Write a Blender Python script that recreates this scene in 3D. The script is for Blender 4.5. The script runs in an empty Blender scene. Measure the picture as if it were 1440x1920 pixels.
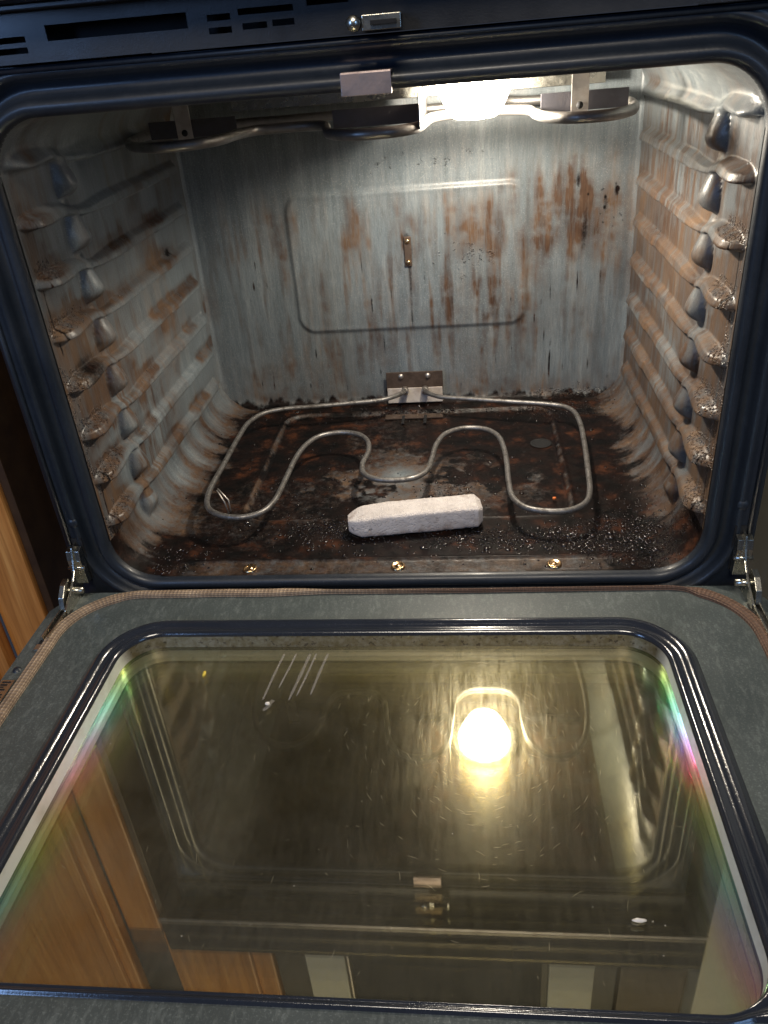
import bpy, bmesh, math, random
import numpy as np
from mathutils import Vector, Matrix

random.seed(4)
S = bpy.context.scene
COL = S.collection

# ------------------------------------------------------------------ camera
cam = bpy.data.cameras.new("camera")
cam_o = bpy.data.objects.new("camera", cam)
COL.objects.link(cam_o)
_r = Vector((0.99374378, 0.08244318, -0.07534206))
_u = Vector((0.02211643, 0.51597561, 0.85631772))
_f = Vector((-0.10947222, 0.8526267, -0.5109242))
cam_o.matrix_world = Matrix(((_r.x, _u.x, -_f.x, 0.07763), (_r.y, _u.y, -_f.y, -0.66933),
                             (_r.z, _u.z, -_f.z, 0.47541), (0, 0, 0, 1)))
cam.sensor_fit = 'VERTICAL'
cam.sensor_height = 36.0
cam.lens = 27.886
cam.clip_start = 0.01
cam.clip_end = 60
S.camera = cam_o

# ------------------------------------------------------------------ world, lamps, exposure
world = bpy.data.worlds.new("World")
S.world = world
world.use_nodes = True
bg = world.node_tree.nodes["Background"]
bg.inputs[0].default_value = (0.62, 0.72, 1.0, 1)
bg.inputs[1].default_value = 0.035
S.view_settings.view_transform = 'Standard'
S.view_settings.look = 'None'
S.view_settings.exposure = 0.14
S.view_settings.gamma = 1.0
S.cycles.max_bounces = 8
S.cycles.glossy_bounces = 6
S.cycles.transparent_max_bounces = 12
S.cycles.sample_clamp_indirect = 6.0
S.cycles.use_denoising = True
S.cycles.caustics_reflective = True
S.cycles.blur_glossy = 0.3


def area(name, loc, target, sx, sy, power, col):
    l = bpy.data.lights.new(name, 'AREA')
    l.shape = 'RECTANGLE'
    l.size, l.size_y, l.energy, l.color = sx, sy, power, col
    o = bpy.data.objects.new(name, l)
    COL.objects.link(o)
    o.location = loc
    o.rotation_euler = (Vector(target) - Vector(loc)).to_track_quat('-Z', 'Y').to_euler()
    return o


area("window_light", (-1.2, -1.7, 0.9), (-0.3, 0, 0.2), 0.35, 0.7, 8.5, (0.30, 0.52, 1.0))
area("window_light", (1.3, -1.8, 0.9), (-0.2, 0.3, 0.2), 0.4, 0.6, 3.5, (0.3, 0.55, 1.0))
area("ceiling_light", (0.1, -1.55, 1.9), (0, -0.2, 0), 0.7, 0.5, 27.0, (1.0, 0.9, 0.76))

# ------------------------------------------------------------------ noise helpers (numpy)
def vnoise(x, y, seed=0):
    xi = np.floor(x).astype(np.int64); yi = np.floor(y).astype(np.int64)
    fx = x - xi; fy = y - yi
    fx = fx * fx * (3 - 2 * fx); fy = fy * fy * (3 - 2 * fy)

    def h(a, b):
        n = (a * 374761393 + b * 668265263 + seed * 1442695041) & 0xffffffff
        n = ((n ^ (n >> 13)) * 1274126177) & 0xffffffff
        n = n ^ (n >> 16)
        return (n & 0xffff) / 65535.0
    return ((h(xi, yi) * (1 - fx) + h(xi + 1, yi) * fx) * (1 - fy)
            + (h(xi, yi + 1) * (1 - fx) + h(xi + 1, yi + 1) * fx) * fy)


def fbm(x, y, sx, sy=None, seed=0, octv=4):
    sy = sy or sx
    s = 0; a = 1.0; t = 0
    for k in range(octv):
        s = s + a * vnoise(x * sx * 2 ** k + 31.7 * k, y * sy * 2 ** k + 17.3 * k, seed + k * 7)
        t += a; a *= 0.55
    return s / t


def sst(a, b, x):
    t = np.clip((x - a) / (b - a), 0, 1)
    return t * t * (3 - 2 * t)


def gau(x, y, cx, cy, rx, ry):
    return np.exp(-(((x - cx) / rx) ** 2 + ((y - cy) / ry) ** 2))


# ------------------------------------------------------------------ object helpers
def link_mesh(name, me, mat, parent=None):
    o = bpy.data.objects.new(name, me)
    COL.objects.link(o)
    if mat:
        me.materials.append(mat)
    if parent:
        o.parent = parent
    return o


def empty(name, loc=(0, 0, 0)):
    o = bpy.data.objects.new(name, None)
    o.empty_display_size = 0.05
    COL.objects.link(o)
    o.location = loc
    return o


def tag(o, label, cat=None, kind=None, group=None):
    if label: o['label'] = label
    if cat: o['category'] = cat
    if kind: o['kind'] = kind
    if group: o['group'] = group
    return o


def grid_mesh(name, P, mat, parent=None, attrs=None, flip=False, closed=False):
    """P: (n, m, 3) array of points"""
    n, m, _ = P.shape
    me = bpy.data.meshes.new(name)
    me.vertices.add(n * m)
    me.vertices.foreach_set("co", P.reshape(-1).astype(np.float32))
    ii, jj = np.meshgrid(np.arange(n if closed else n - 1), np.arange(m - 1), indexing='ij')
    i2 = (ii + 1) % n
    q = np.stack([ii * m + jj, i2 * m + jj, i2 * m + jj + 1, ii * m + jj + 1], -1).reshape(-1, 4)
    if flip: q = q[:, ::-1]
    nf = len(q)
    me.loops.add(nf * 4)
    me.loops.foreach_set("vertex_index", np.ascontiguousarray(q).reshape(-1).astype(np.int32))
    me.polygons.add(nf)
    me.polygons.foreach_set("loop_start", np.arange(0, nf * 4, 4, dtype=np.int32))
    me.polygons.foreach_set("loop_total", np.full(nf, 4, dtype=np.int32))
    me.update(calc_edges=True)
    me.polygons.foreach_set("use_smooth", np.ones(nf, dtype=bool))
    if attrs is not None:
        ca = me.color_attributes.new("stain", 'FLOAT_COLOR', 'POINT')
        a = np.ones((n * m, 4), dtype=np.float32)
        for k, v in enumerate(attrs):
            a[:, k] = np.clip(v, 0, 1).reshape(-1)
        ca.data.foreach_set("color", a.reshape(-1))
    me.validate()
    return link_mesh(name, me, mat, parent)


def bm_obj(name, bm, mat, parent=None, smooth=False, bevel=0.0, seg=2):
    if bevel > 0:
        bmesh.ops.bevel(bm, geom=list(bm.edges), offset=bevel, segments=seg, affect='EDGES', profile=0.6)
    me = bpy.data.meshes.new(name)
    bm.to_mesh(me); bm.free()
    if smooth:
        for p in me.polygons: p.use_smooth = True
    return link_mesh(name, me, mat, parent)


def add_box(bm, x0, x1, y0, y1, z0, z1, rot=None, piv=None):
    r = bmesh.ops.create_cube(bm, size=1)
    for v in r['verts']:
        v.co = Vector(((x0 + x1) / 2 + v.co.x * (x1 - x0), (y0 + y1) / 2 + v.co.y * (y1 - y0), (z0 + z1) / 2 + v.co.z * (z1 - z0)))
        if rot is not None:
            v.co = rot @ (v.co - Vector(piv)) + Vector(piv)
    return r['verts']


def box(name, b, mat, parent=None, bevel=0.001, rot=None, piv=None):
    bm = bmesh.new()
    add_box(bm, *b, rot=rot, piv=piv)
    return bm_obj(name, bm, mat, parent, bevel=bevel)


def catmull(pts, k=10, closed=False):
    pts = [np.array(p, float) for p in pts]
    out = []
    n = len(pts)
    rng = range(n if closed else n - 1)
    for i in rng:
        if closed:
            a, b, c, d = pts[(i - 1) % n], pts[i], pts[(i + 1) % n], pts[(i + 2) % n]
        else:
            a, b, c, d = pts[max(i - 1, 0)], pts[i], pts[i + 1], pts[min(i + 2, n - 1)]
        # centripetal
        def tj(ti, p, q): return ti + max(np.linalg.norm(q - p), 1e-6) ** 0.5
        t0 = 0; t1 = tj(t0, a, b); t2 = tj(t1, b, c); t3 = tj(t2, c, d)
        for s in range(k):
            t = t1 + (t2 - t1) * s / k
            A1 = (t1 - t) / (t1 - t0) * a + (t - t0) / (t1 - t0) * b
            A2 = (t2 - t) / (t2 - t1) * b + (t - t1) / (t2 - t1) * c
            A3 = (t3 - t) / (t3 - t2) * c + (t - t2) / (t3 - t2) * d
            B1 = (t2 - t) / (t2 - t0) * A1 + (t - t0) / (t2 - t0) * A2
            B2 = (t3 - t) / (t3 - t1) * A2 + (t - t1) / (t3 - t1) * A3
            out.append((t2 - t) / (t2 - t1) * B1 + (t - t1) / (t2 - t1) * B2)
    if not closed: out.append(pts[-1])
    return out


def tube(name, pts, rad, mat, parent=None, seg=12, flat=1.0, caps=True):
    """round tube (flat scales the vertical half-axis)"""
    pts = [Vector(p) for p in pts]
    bm = bmesh.new()
    rings = []
    up = Vector((0, 0, 1))
    for i, p in enumerate(pts):
        t = (pts[min(i + 1, len(pts) - 1)] - pts[max(i - 1, 0)]).normalized()
        ref = up if abs(t.dot(up)) < 0.95 else Vector((0, 1, 0))
        s = t.cross(ref).normalized(); w = s.cross(t).normalized()
        rr = rad(i / (len(pts) - 1)) if callable(rad) else rad
        rings.append([bm.verts.new(p + rr * (math.cos(a) * s + flat * math.sin(a) * w))
                      for a in [2 * math.pi * k / seg for k in range(seg)]])
    for a, b in zip(rings, rings[1:]):
        for k in range(seg):
            bm.faces.new((a[k], a[(k + 1) % seg], b[(k + 1) % seg], b[k]))
    if caps:
        bm.faces.new(rings[0][::-1]); bm.faces.new(rings[-1])
    bmesh.ops.recalc_face_normals(bm, faces=bm.faces)
    return bm_obj(name, bm, mat, parent, smooth=True)


def lathe(name, prof, mat, parent, loc, axis='Z', seg=32, close=True):
    """prof: list of (radius, height)"""
    bm = bmesh.new()
    rings = []
    for r, h in prof:
        ring = []
        for k in range(seg):
            a = 2 * math.pi * k / seg
            c = Vector((r * math.cos(a), r * math.sin(a), h))
            if axis == 'Y': c = Vector((c.x, c.z, c.y))
            if axis == 'X': c = Vector((c.z, c.x, c.y))
            ring.append(bm.verts.new(c + Vector(loc)))
        rings.append(ring)
    for a, b in zip(rings, rings[1:]):
        for k in range(seg):
            bm.faces.new((a[k], a[(k + 1) % seg], b[(k + 1) % seg], b[k]))
    if close:
        bm.faces.new(rings[0]); bm.faces.new(rings[-1])
    bmesh.ops.remove_doubles(bm, verts=bm.verts, dist=1e-6)
    bmesh.ops.recalc_face_normals(bm, faces=bm.faces)
    return bm_obj(name, bm, mat, parent, smooth=True)


def rrect(x0, x1, y0, y1, r, k=14, n=24):
    """closed rounded rect: positions and outward normals, 2D arrays, counter-clockwise"""
    P = []; N = []
    cs = [(x1 - r, y0 + r, -90), (x1 - r, y1 - r, 0), (x0 + r, y1 - r, 90), (x0 + r, y0 + r, 180)]
    for ci, (cx, cy, a0) in enumerate(cs):
        for i in range(k + 1):
            a = math.radians(a0 + 90 * i / k)
            P.append((cx + r * math.cos(a), cy + r * math.sin(a))); N.append((math.cos(a), math.sin(a)))
        nx = cs[(ci + 1) % 4]
        a = math.radians(a0 + 90)
        e = (nx[0] + r * math.cos(a), nx[1] + r * math.sin(a))
        s = P[-1]
        for i in range(1, n):
            P.append((s[0] + (e[0] - s[0]) * i / n, s[1] + (e[1] - s[1]) * i / n)); N.append((math.cos(a), math.sin(a)))
    return np.array(P), np.array(N)


# ------------------------------------------------------------------ materials
class NT:
    def __init__(self, name):
        self.m = bpy.data.materials.new(name)
        self.m.use_nodes = True
        self.t = self.m.node_tree
        self.b = self.t.nodes["Principled BSDF"]
        self.out = self.t.nodes["Material Output"]

    def n(self, typ, **kw):
        nd = self.t.nodes.new(typ)
        for k, v in kw.items():
            setattr(nd, k, v)
        return nd

    def l(self, a, b):
        self.t.links.new(a, b)

    def coord(self, scale=(1, 1, 1), kind='Object'):
        c = self.n('ShaderNodeTexCoord'); mp = self.n('ShaderNodeMapping')
        mp.inputs['Scale'].default_value = scale
        self.l(c.outputs[kind], mp.inputs[0])
        return mp.outputs[0]

    def noise(self, vec, scale, detail=4, rough=0.6, dist=0.0):
        nd = self.n('ShaderNodeTexNoise')
        nd.inputs['Scale'].default_value = scale; nd.inputs['Detail'].default_value = detail
        nd.inputs['Roughness'].default_value = rough; nd.inputs['Distortion'].default_value = dist
        self.l(vec, nd.inputs['Vector'])
        return nd.outputs['Fac']

    def voro(self, vec, scale, feature='F1', rnd=1.0):
        nd = self.n('ShaderNodeTexVoronoi', feature=feature)
        nd.inputs['Scale'].default_value = scale
        nd.inputs['Randomness'].default_value = rnd
        self.l(vec, nd.inputs['Vector'])
        return nd

    def ramp(self, fac, stops, interp='LINEAR'):
        nd = self.n('ShaderNodeValToRGB')
        cr = nd.color_ramp; cr.interpolation = interp
        while len(cr.elements) < len(stops): cr.elements.new(0.5)
        for e, (p, c) in zip(cr.elements, stops):
            e.position = p
            e.color = (c, c, c, 1) if isinstance(c, (int, float)) else (*c, 1)
        self.l(fac, nd.inputs[0])
        return nd.outputs[0]

    def math(self, op, a, b=0.0, c=None, clamp=False):
        nd = self.n('ShaderNodeMath', operation=op, use_clamp=clamp)
        for i, v in enumerate((a, b, c)):
            if v is None: continue
            if isinstance(v, (int, float)): nd.inputs[i].default_value = v
            else: self.l(v, nd.inputs[i])
        return nd.outputs[0]

    def mix(self, fac, a, b, blend='MIX'):
        nd = self.n('ShaderNodeMix', data_type='RGBA', blend_type=blend)
        for i, v in ((0, fac), (6, a), (7, b)):
            if isinstance(v, (int, float)):
                nd.inputs[i].default_value = v if i == 0 else (v, v, v, 1)
            elif isinstance(v, tuple): nd.inputs[i].default_value = (*v, 1)
            else: self.l(v, nd.inputs[i])
        return nd.outputs[2]

    def bump(self, h, strength, dist, normal=None):
        nd = self.n('ShaderNodeBump')
        nd.inputs['Strength'].default_value = strength; nd.inputs['Distance'].default_value = dist
        self.l(h, nd.inputs['Height'])
        if normal: self.l(normal, nd.inputs['Normal'])
        return nd.outputs[0]

    def set(self, **kw):
        for k, v in kw.items():
            k = k.replace('_', ' ')
            for cand in (k, k.title(), k.capitalize()):
                if cand in self.b.inputs: k = cand; break
            if isinstance(v, (int, float)): self.b.inputs[k].default_value = v
            elif isinstance(v, tuple): self.b.inputs[k].default_value = (*v, 1)
            else: self.l(v, self.b.inputs[k])
        return self


def mat_liner():
    """grey blue porcelain with baked-on film; stain attribute R brown, G black carbon, B beads"""
    t = NT("oven_enamel")
    at = t.n('ShaderNodeAttribute'); at.attribute_name = "stain"
    sep = t.n('ShaderNodeSeparateColor'); t.l(at.outputs['Color'], sep.inputs[0])
    R, G, B = sep.outputs[0], sep.outputs[1], sep.outputs[2]
    streak = t.coord((1.0, 1.0, 0.10))
    fine = t.noise(streak, 420, 3, 0.7)
    mid = t.noise(streak, 85, 5, 0.66)
    pl = t.coord()
    spk = t.noise(pl, 900, 2, 0.7)
    big = t.noise(pl, 12, 4, 0.6)
    enamel = t.ramp(mid, [(0.28, (0.104, 0.126, 0.140)), (0.5, (0.148, 0.174, 0.190)), (0.74, (0.212, 0.238, 0.246))])
    enamel = t.mix(t.ramp(fine, [(0.34, 0.38), (0.54, 0.0)]), enamel, (0.07, 0.074, 0.074))
    enamel = t.mix(t.ramp(spk, [(0.56, 0.0), (0.74, 0.6)]), enamel, (0.42, 0.44, 0.41))
    # brown film modulated by streaks
    rr = t.math('MULTIPLY', R, t.ramp(mid, [(0.25, 0.35), (0.6, 1.15)]))
    rr = t.math('MULTIPLY', rr, t.ramp(fine, [(0.3, 0.7), (0.6, 1.1)]), clamp=True)
    brown = t.ramp(t.math('ADD', t.math('MULTIPLY', big, 0.6), t.math('MULTIPLY', mid, 0.5)),
                   [(0.36, (0.024, 0.012, 0.008)), (0.52, (0.064, 0.035, 0.021)), (0.74, (0.150, 0.093, 0.055))])
    brown = t.mix(t.math('MULTIPLY', G, 0.9, clamp=True), brown, (0.015, 0.006, 0.0035))
    col = t.mix(rr, enamel, brown)
    gg = t.math('ADD', G, t.math('MULTIPLY', t.math('SUBTRACT', t.noise(pl, 130, 6, 0.78), 0.5), 1.1))
    gm = t.math('MULTIPLY', t.ramp(gg, [(0.28, 0.0), (0.70, 1.0)]), t.ramp(G, [(0.02, 0.0), (0.12, 1.0)]))
    carbon = t.ramp(t.noise(pl, 30, 5, 0.65), [(0.40, (0.0035, 0.003, 0.003)), (0.55, (0.010, 0.005, 0.004)), (0.72, (0.068, 0.024, 0.011))])
    col = t.mix(gm, col, carbon)
    # beads of glossy carbon
    vz = t.voro(pl, 380)
    wn = t.noise(pl, 90, 3, 0.6)
    bead = t.math('MULTIPLY', t.ramp(vz.outputs['Distance'], [(0.05, 1.0), (0.5, 0.0)]),
                  t.ramp(t.math('ADD', B, t.math('MULTIPLY', t.math('SUBTRACT', wn, 0.5), 1.1)), [(0.38, 0.0), (0.5, 1.0)]))
    bead = t.math('MULTIPLY', bead, t.ramp(B, [(0.02, 0.0), (0.15, 1.0)]))
    col = t.mix(t.math('MULTIPLY', bead, 0.12), col, (0.05, 0.02, 0.012))
    rough = t.mix(gm, t.ramp(mid, [(0.3, 0.30), (0.7, 0.46)]), t.ramp(wn, [(0.35, 0.28), (0.65, 0.6)]))
    rough = t.mix(bead, rough, 0.11)
    h = t.math('ADD', t.math('MULTIPLY', t.noise(t.coord((1, 1, 0.35)), 420, 3, 0.6), 0.35),
               t.math('MULTIPLY', t.noise(pl, 60, 3, 0.5), 0.5))
    h = t.math('ADD', h, t.math('MULTIPLY', bead, 4.0))
    h = t.math('ADD', h, t.math('MULTIPLY', gm, 0.4))
    nb = t.bump(h, 0.8, 0.0009)
    t.set(Base_Color=col, Roughness=rough, Normal=nb)
    t.l(t.mix(bead, t.mix(gm, 0.42, 0.16), 0.9), t.b.inputs['Specular IOR Level'])
    return t.m


def mat_enamel(name, base, speck, rough=0.25, amt=0.5, coat=0.5, sc=700):
    t = NT(name)
    pl = t.coord()
    s = t.noise(pl, sc, 2, 0.75)
    w = t.noise(pl, 14, 4, 0.6)
    stretched = t.noise(t.coord((1, .35, 1)), 240, 3, .7)
    c = t.mix(t.ramp(s, [(0.55, 0.0), (0.78, amt)]), base, speck)
    c = t.mix(t.ramp(stretched, [(0.5, 0.0), (0.75, amt * 0.6)]), c, speck)
    c = t.mix(t.ramp(w, [(0.35, 0.35), (0.65, 0.0)]), c, tuple(v * 0.55 for v in base))
    t.set(Base_Color=c, Roughness=t.ramp(w, [(0.3, rough * 0.8), (0.7, rough * 1.35)]),
          Normal=t.bump(t.math('ADD', s, t.noise(pl, 90, 2)), 0.25, 0.0005), Coat_Weight=coat, Coat_Roughness=0.16)
    return t.m


def mat_metal(name, col, rough=0.35, dirt=0.3, dcol=(0.05, 0.03, 0.02), metallic=1.0, sc=60):
    t = NT(name)
    pl = t.coord()
    w = t.noise(pl, sc, 4, 0.65)
    c = t.mix(t.ramp(w, [(0.45, 0.0), (0.68, dirt)]), col, dcol)
    t.set(Base_Color=c, Roughness=t.ramp(w, [(0.3, rough * 0.75), (0.7, rough * 1.4)]), Metallic=metallic,
          Normal=t.bump(t.noise(pl, sc * 9, 3), 0.2, 0.0004))
    return t.m


M_liner = mat_liner()
M_frame = mat_enamel("blue_black_enamel", (0.012, 0.017, 0.026), (0.045, 0.054, 0.07), 0.42, 0.35, 0.12)
M_panel = mat_enamel("speckled_grey_enamel", (0.062, 0.076, 0.076), (0.25, 0.28, 0.27), 0.42, 0.6, 0.15, 520)
M_rim = mat_enamel("glossy_black_enamel", (0.020, 0.024, 0.034), (0.05, 0.06, 0.08), 0.12, 0.2, 0.9)
M_black = mat_enamel("black_panel_paint", (0.016, 0.017, 0.02), (0.035, 0.035, 0.04), 0.4, 0.2, 0.2)
M_dark = NT("dark_recess").set(Base_Color=(0.004, 0.004, 0.005), Roughness=0.8).m
M_elem = mat_metal("element_sheath", (0.22, 0.21, 0.20), 0.42, 0.75, (0.05, 0.04, 0.032), 0.65, 110)
M_term = mat_metal("terminal_steel", (0.62, 0.56, 0.50), 0.45, 0.5, (0.25, 0.16, 0.10), 0.3)
M_broil = mat_metal("broil_sheath", (0.24, 0.23, 0.22), 0.4, 0.3, (0.08, 0.07, 0.07), 0.8)
M_steel = mat_metal("dull_steel", (0.52, 0.49, 0.46), 0.38, 0.35, (0.22, 0.13, 0.07), 0.9)
M_baffle = mat_metal("baffle_steel", (0.07, 0.068, 0.08), 0.5, 0.3, (0.06, 0.05, 0.05), 0.5)
M_zinc = mat_metal("zinc_plate", (0.66, 0.64, 0.56), 0.25, 0.35, (0.12, 0.10, 0.07), 1.0)
M_rosy = mat_metal("tinted_steel", (0.46, 0.37, 0.34), 0.4, 0.3, (0.22, 0.12, 0.08), 0.85)
M_brass = mat_metal("screw_metal", (0.78, 0.52, 0.28), 0.22, 0.55, (0.10, 0.035, 0.015), 1.0, 300)
M_bracket = mat_metal("sooty_bracket", (0.12, 0.085, 0.065), 0.5, 0.6, (0.03, 0.018, 0.012), 0.6)
M_spacer = mat_metal("bright_spacer", (0.84, 0.84, 0.80), 0.30, 0.15, (0.4, 0.36, 0.26), 0.25)


def mat_glass(name, tint, refl_lo, refl_hi, film_amt, dirt=0.10, opaque=None):
    t = NT(name)
    pl = t.coord()
    t.t.nodes.remove(t.b)
    # interference colours of the heat-reflecting coating: thickness varies over the pane
    lw = t.n('ShaderNodeLayerWeight'); lw.inputs['Blend'].default_value = 0.35
    thick = t.noise(pl, 3.2, 2, 0.5)
    sx = t.n('ShaderNodeSeparateXYZ'); t.l(pl, sx.inputs[0])
    ax = t.math('ABSOLUTE', t.math('ADD', sx.outputs[0], 0.006))
    edge = t.ramp(ax, [(0.222, 0.0), (0.246, 1.0)])
    ph = t.math('ADD', t.math('MULTIPLY', ax, 9.0), t.math('ADD', t.math('MULTIPLY', thick, 0.9), t.math('MULTIPLY', lw.outputs['Facing'], 2.2)))
    ph = t.math('ADD', ph, t.math('MULTIPLY', sx.outputs[1], 4.5))
    ph = t.math('ADD', ph, 0.15 if opaque is None else 0.62)
    ph = t.math('FRACT', ph)
    irid = t.ramp(ph, [(0.0, (1.0, 0.9, 0.35)), (0.2, (1.0, 0.35, 0.62)), (0.4, (0.5, 0.45, 1.0)),
                       (0.6, (0.25, 1.0, 1.0)), (0.8, (0.6, 1.0, 0.3)), (1.0, (1.0, 0.9, 0.35))])
    gcol = t.mix(t.math('MULTIPLY', edge, film_amt), (0.90, 0.86, 0.68), irid)
    gl = t.n('ShaderNodeBsdfGlossy'); gl.inputs['Roughness'].default_value = 0.014
    t.l(gcol, gl.inputs['Color'])
    # wiped streaks: a rougher film that smears the highlights
    st1 = t.noise(t.coord((9.0, 1.0, 1)), 26, 4, 0.7, 0.6)
    gl2 = t.n('ShaderNodeBsdfAnisotropic')
    gl2.inputs['Roughness'].default_value = 0.26
    if 'Anisotropy' in gl2.inputs: gl2.inputs['Anisotropy'].default_value = 0.0
    t.l(gcol, gl2.inputs['Color'])
    scr = t.noise(t.coord((1, 1, 1)), 900, 2, 0.6)
    nb = t.bump(t.noise(t.coord((8.0, 1.6, 1)), 60, 4, 0.75), 0.16, 0.0006)
    t.l(nb, gl2.inputs['Normal'])
    mg = t.n('ShaderNodeMixShader')
    t.l(t.ramp(st1, [(0.38, 0.02), (0.66, 0.11)]), mg.inputs[0])
    t.l(gl.outputs[0], mg.inputs[1]); t.l(gl2.outputs[0], mg.inputs[2])
    if opaque:
        tr = t.n('ShaderNodeBsdfDiffuse'); tr.inputs[0].default_value = (*opaque, 1)
    else:
        tr = t.n('ShaderNodeBsdfTransparent'); tr.inputs[0].default_value = (*tint, 1)
    m1 = t.n('ShaderNodeMixShader')
    fac = t.ramp(lw.outputs['Fresnel'], [(0.0, refl_lo), (0.6, refl_hi)])
    t.l(fac, m1.inputs[0]); t.l(tr.outputs[0], m1.inputs[1]); t.l(mg.outputs[0], m1.inputs[2])
    # greasy haze
    df = t.n('ShaderNodeBsdfDiffuse'); df.inputs[0].default_value = (0.33, 0.31, 0.26, 1)
    m2 = t.n('ShaderNodeMixShader')
    sm = t.noise(t.coord((1, 1, 1)), 9, 5, 0.62, 0.4)
    sm2 = t.noise(t.coord((5, 1, 1)), 70, 3, 0.7)
    d = t.math('MULTIPLY', t.ramp(sm, [(0.3, dirt * 0.35), (0.7, dirt * 1.5)]), t.ramp(sm2, [(0.3, 0.7), (0.7, 1.3)]))
    if not opaque:
        sp = t.voro(pl, 120)
        spm = t.math('MULTIPLY', t.ramp(sp.outputs['Distance'], [(0.05, 1.0), (0.09, 0.0)]),
                     t.ramp(t.noise(pl, 45, 2), [(0.60, 0.0), (0.66, 0.75)]))
        d = t.math('MAXIMUM', d, spm)
    t.l(d, m2.inputs[0]); t.l(m1.outputs[0], m2.inputs[1]); t.l(df.outputs[0], m2.inputs[2])
    t.l(m2.outputs[0], t.out.inputs[0])
    return t.m


M_glass = mat_glass("coated_door_glass", (0.93, 0.92, 0.84), 0.16, 0.55, 0.85, 0.058)
M_glass1 = mat_glass("middle_door_glass", (0.95, 0.94, 0.88), 0.11, 0.45, 1.0, 0.004)
M_glass2 = mat_glass("outer_door_glass", (0, 0, 0), 0.45, 0.7, 1.0, 0.01, opaque=(0.012, 0.012, 0.010))


def mat_gasket(name, a, b):
    t = NT(name)
    at = t.n('ShaderNodeAttribute'); at.attribute_name = "stain"
    sep = t.n('ShaderNodeSeparateColor'); t.l(at.outputs['Color'], sep.inputs[0])
    pl = t.coord()
    w = t.noise(pl, 40, 4, 0.7)
    rib = t.math('SINE', t.math('MULTIPLY', sep.outputs[0], 2600.0))
    ln = t.math('SINE', t.math('MULTIPLY', sep.outputs[1], 40.0))
    c = t.mix(sep.outputs[2], b, a)
    c = t.mix(t.ramp(w, [(0.4, 0.5), (0.65, 0.0)]), c, (0.10, 0.055, 0.03))
    c = t.mix(t.ramp(ln, [(0.2, 0.45), (0.6, 0.0)]), c, (0.07, 0.045, 0.03))
    c = t.mix(t.ramp(rib, [(0.0, 0.3), (0.5, 0.0)]), c, (0.08, 0.05, 0.035))
    t.set(Base_Color=c, Roughness=0.75, Normal=t.bump(t.math('ADD', rib, t.math('MULTIPLY', ln, 1.2)), 0.6, 0.0006))
    return t.m


M_gasket = mat_gasket("woven_gasket", (0.56, 0.42, 0.29), (0.15, 0.075, 0.05))


def mat_wood():
    t = NT("stained_wood")
    v = t.coord((1, 1, 0.07))
    g = t.noise(v, 60, 5, 0.6, 0.6)
    f = t.noise(t.coord((1, 1, 0.03)), 320, 3, 0.6)
    c = t.ramp(g, [(0.3, (0.36, 0.14, 0.032)), (0.55, (0.52, 0.225, 0.062)), (0.75, (0.64, 0.32, 0.10))])
    c = t.mix(t.ramp(f, [(0.35, 0.4), (0.55, 0.0)]), c, (0.22, 0.08, 0.02))
    t.set(Base_Color=c, Roughness=0.38, Normal=t.bump(f, 0.1, 0.001))
    t.b.inputs['Coat Weight'].default_value = 0.3
    return t.m


M_wood = mat_wood()


def mat_plain(name, c1, c2, rough, sc=40, bmp=0.2, d=0.0006):
    t = NT(name)
    pl = t.coord()
    w = t.noise(pl, sc, 5, 0.65)
    t.set(Base_Color=t.mix(t.ramp(w, [(0.35, 0.0), (0.7, 1.0)]), c1, c2), Roughness=rough,
          Normal=t.bump(t.noise(pl, sc * 5, 4, 0.7), bmp, d))
    return t.m


M_wall = mat_plain("painted_wall", (0.55, 0.53, 0.44), (0.48, 0.46, 0.38), 0.8)
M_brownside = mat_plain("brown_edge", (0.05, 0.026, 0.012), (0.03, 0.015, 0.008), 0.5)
M_floor = mat_plain("kitchen_floor", (0.18, 0.13, 0.09), (0.12, 0.085, 0.06), 0.5, 8)

# ------------------------------------------------------------------ OVEN
oven = tag(empty("wall_oven", (0, 0, 0)),
           "black wall oven with its door open and stained grey cavity lit inside", "oven")
W2, D, H, RC = 0.300, 0.450, 0.443, 0.045
RIBS = [0.054 + 0.0497 * i for i in range(8)]


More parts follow.
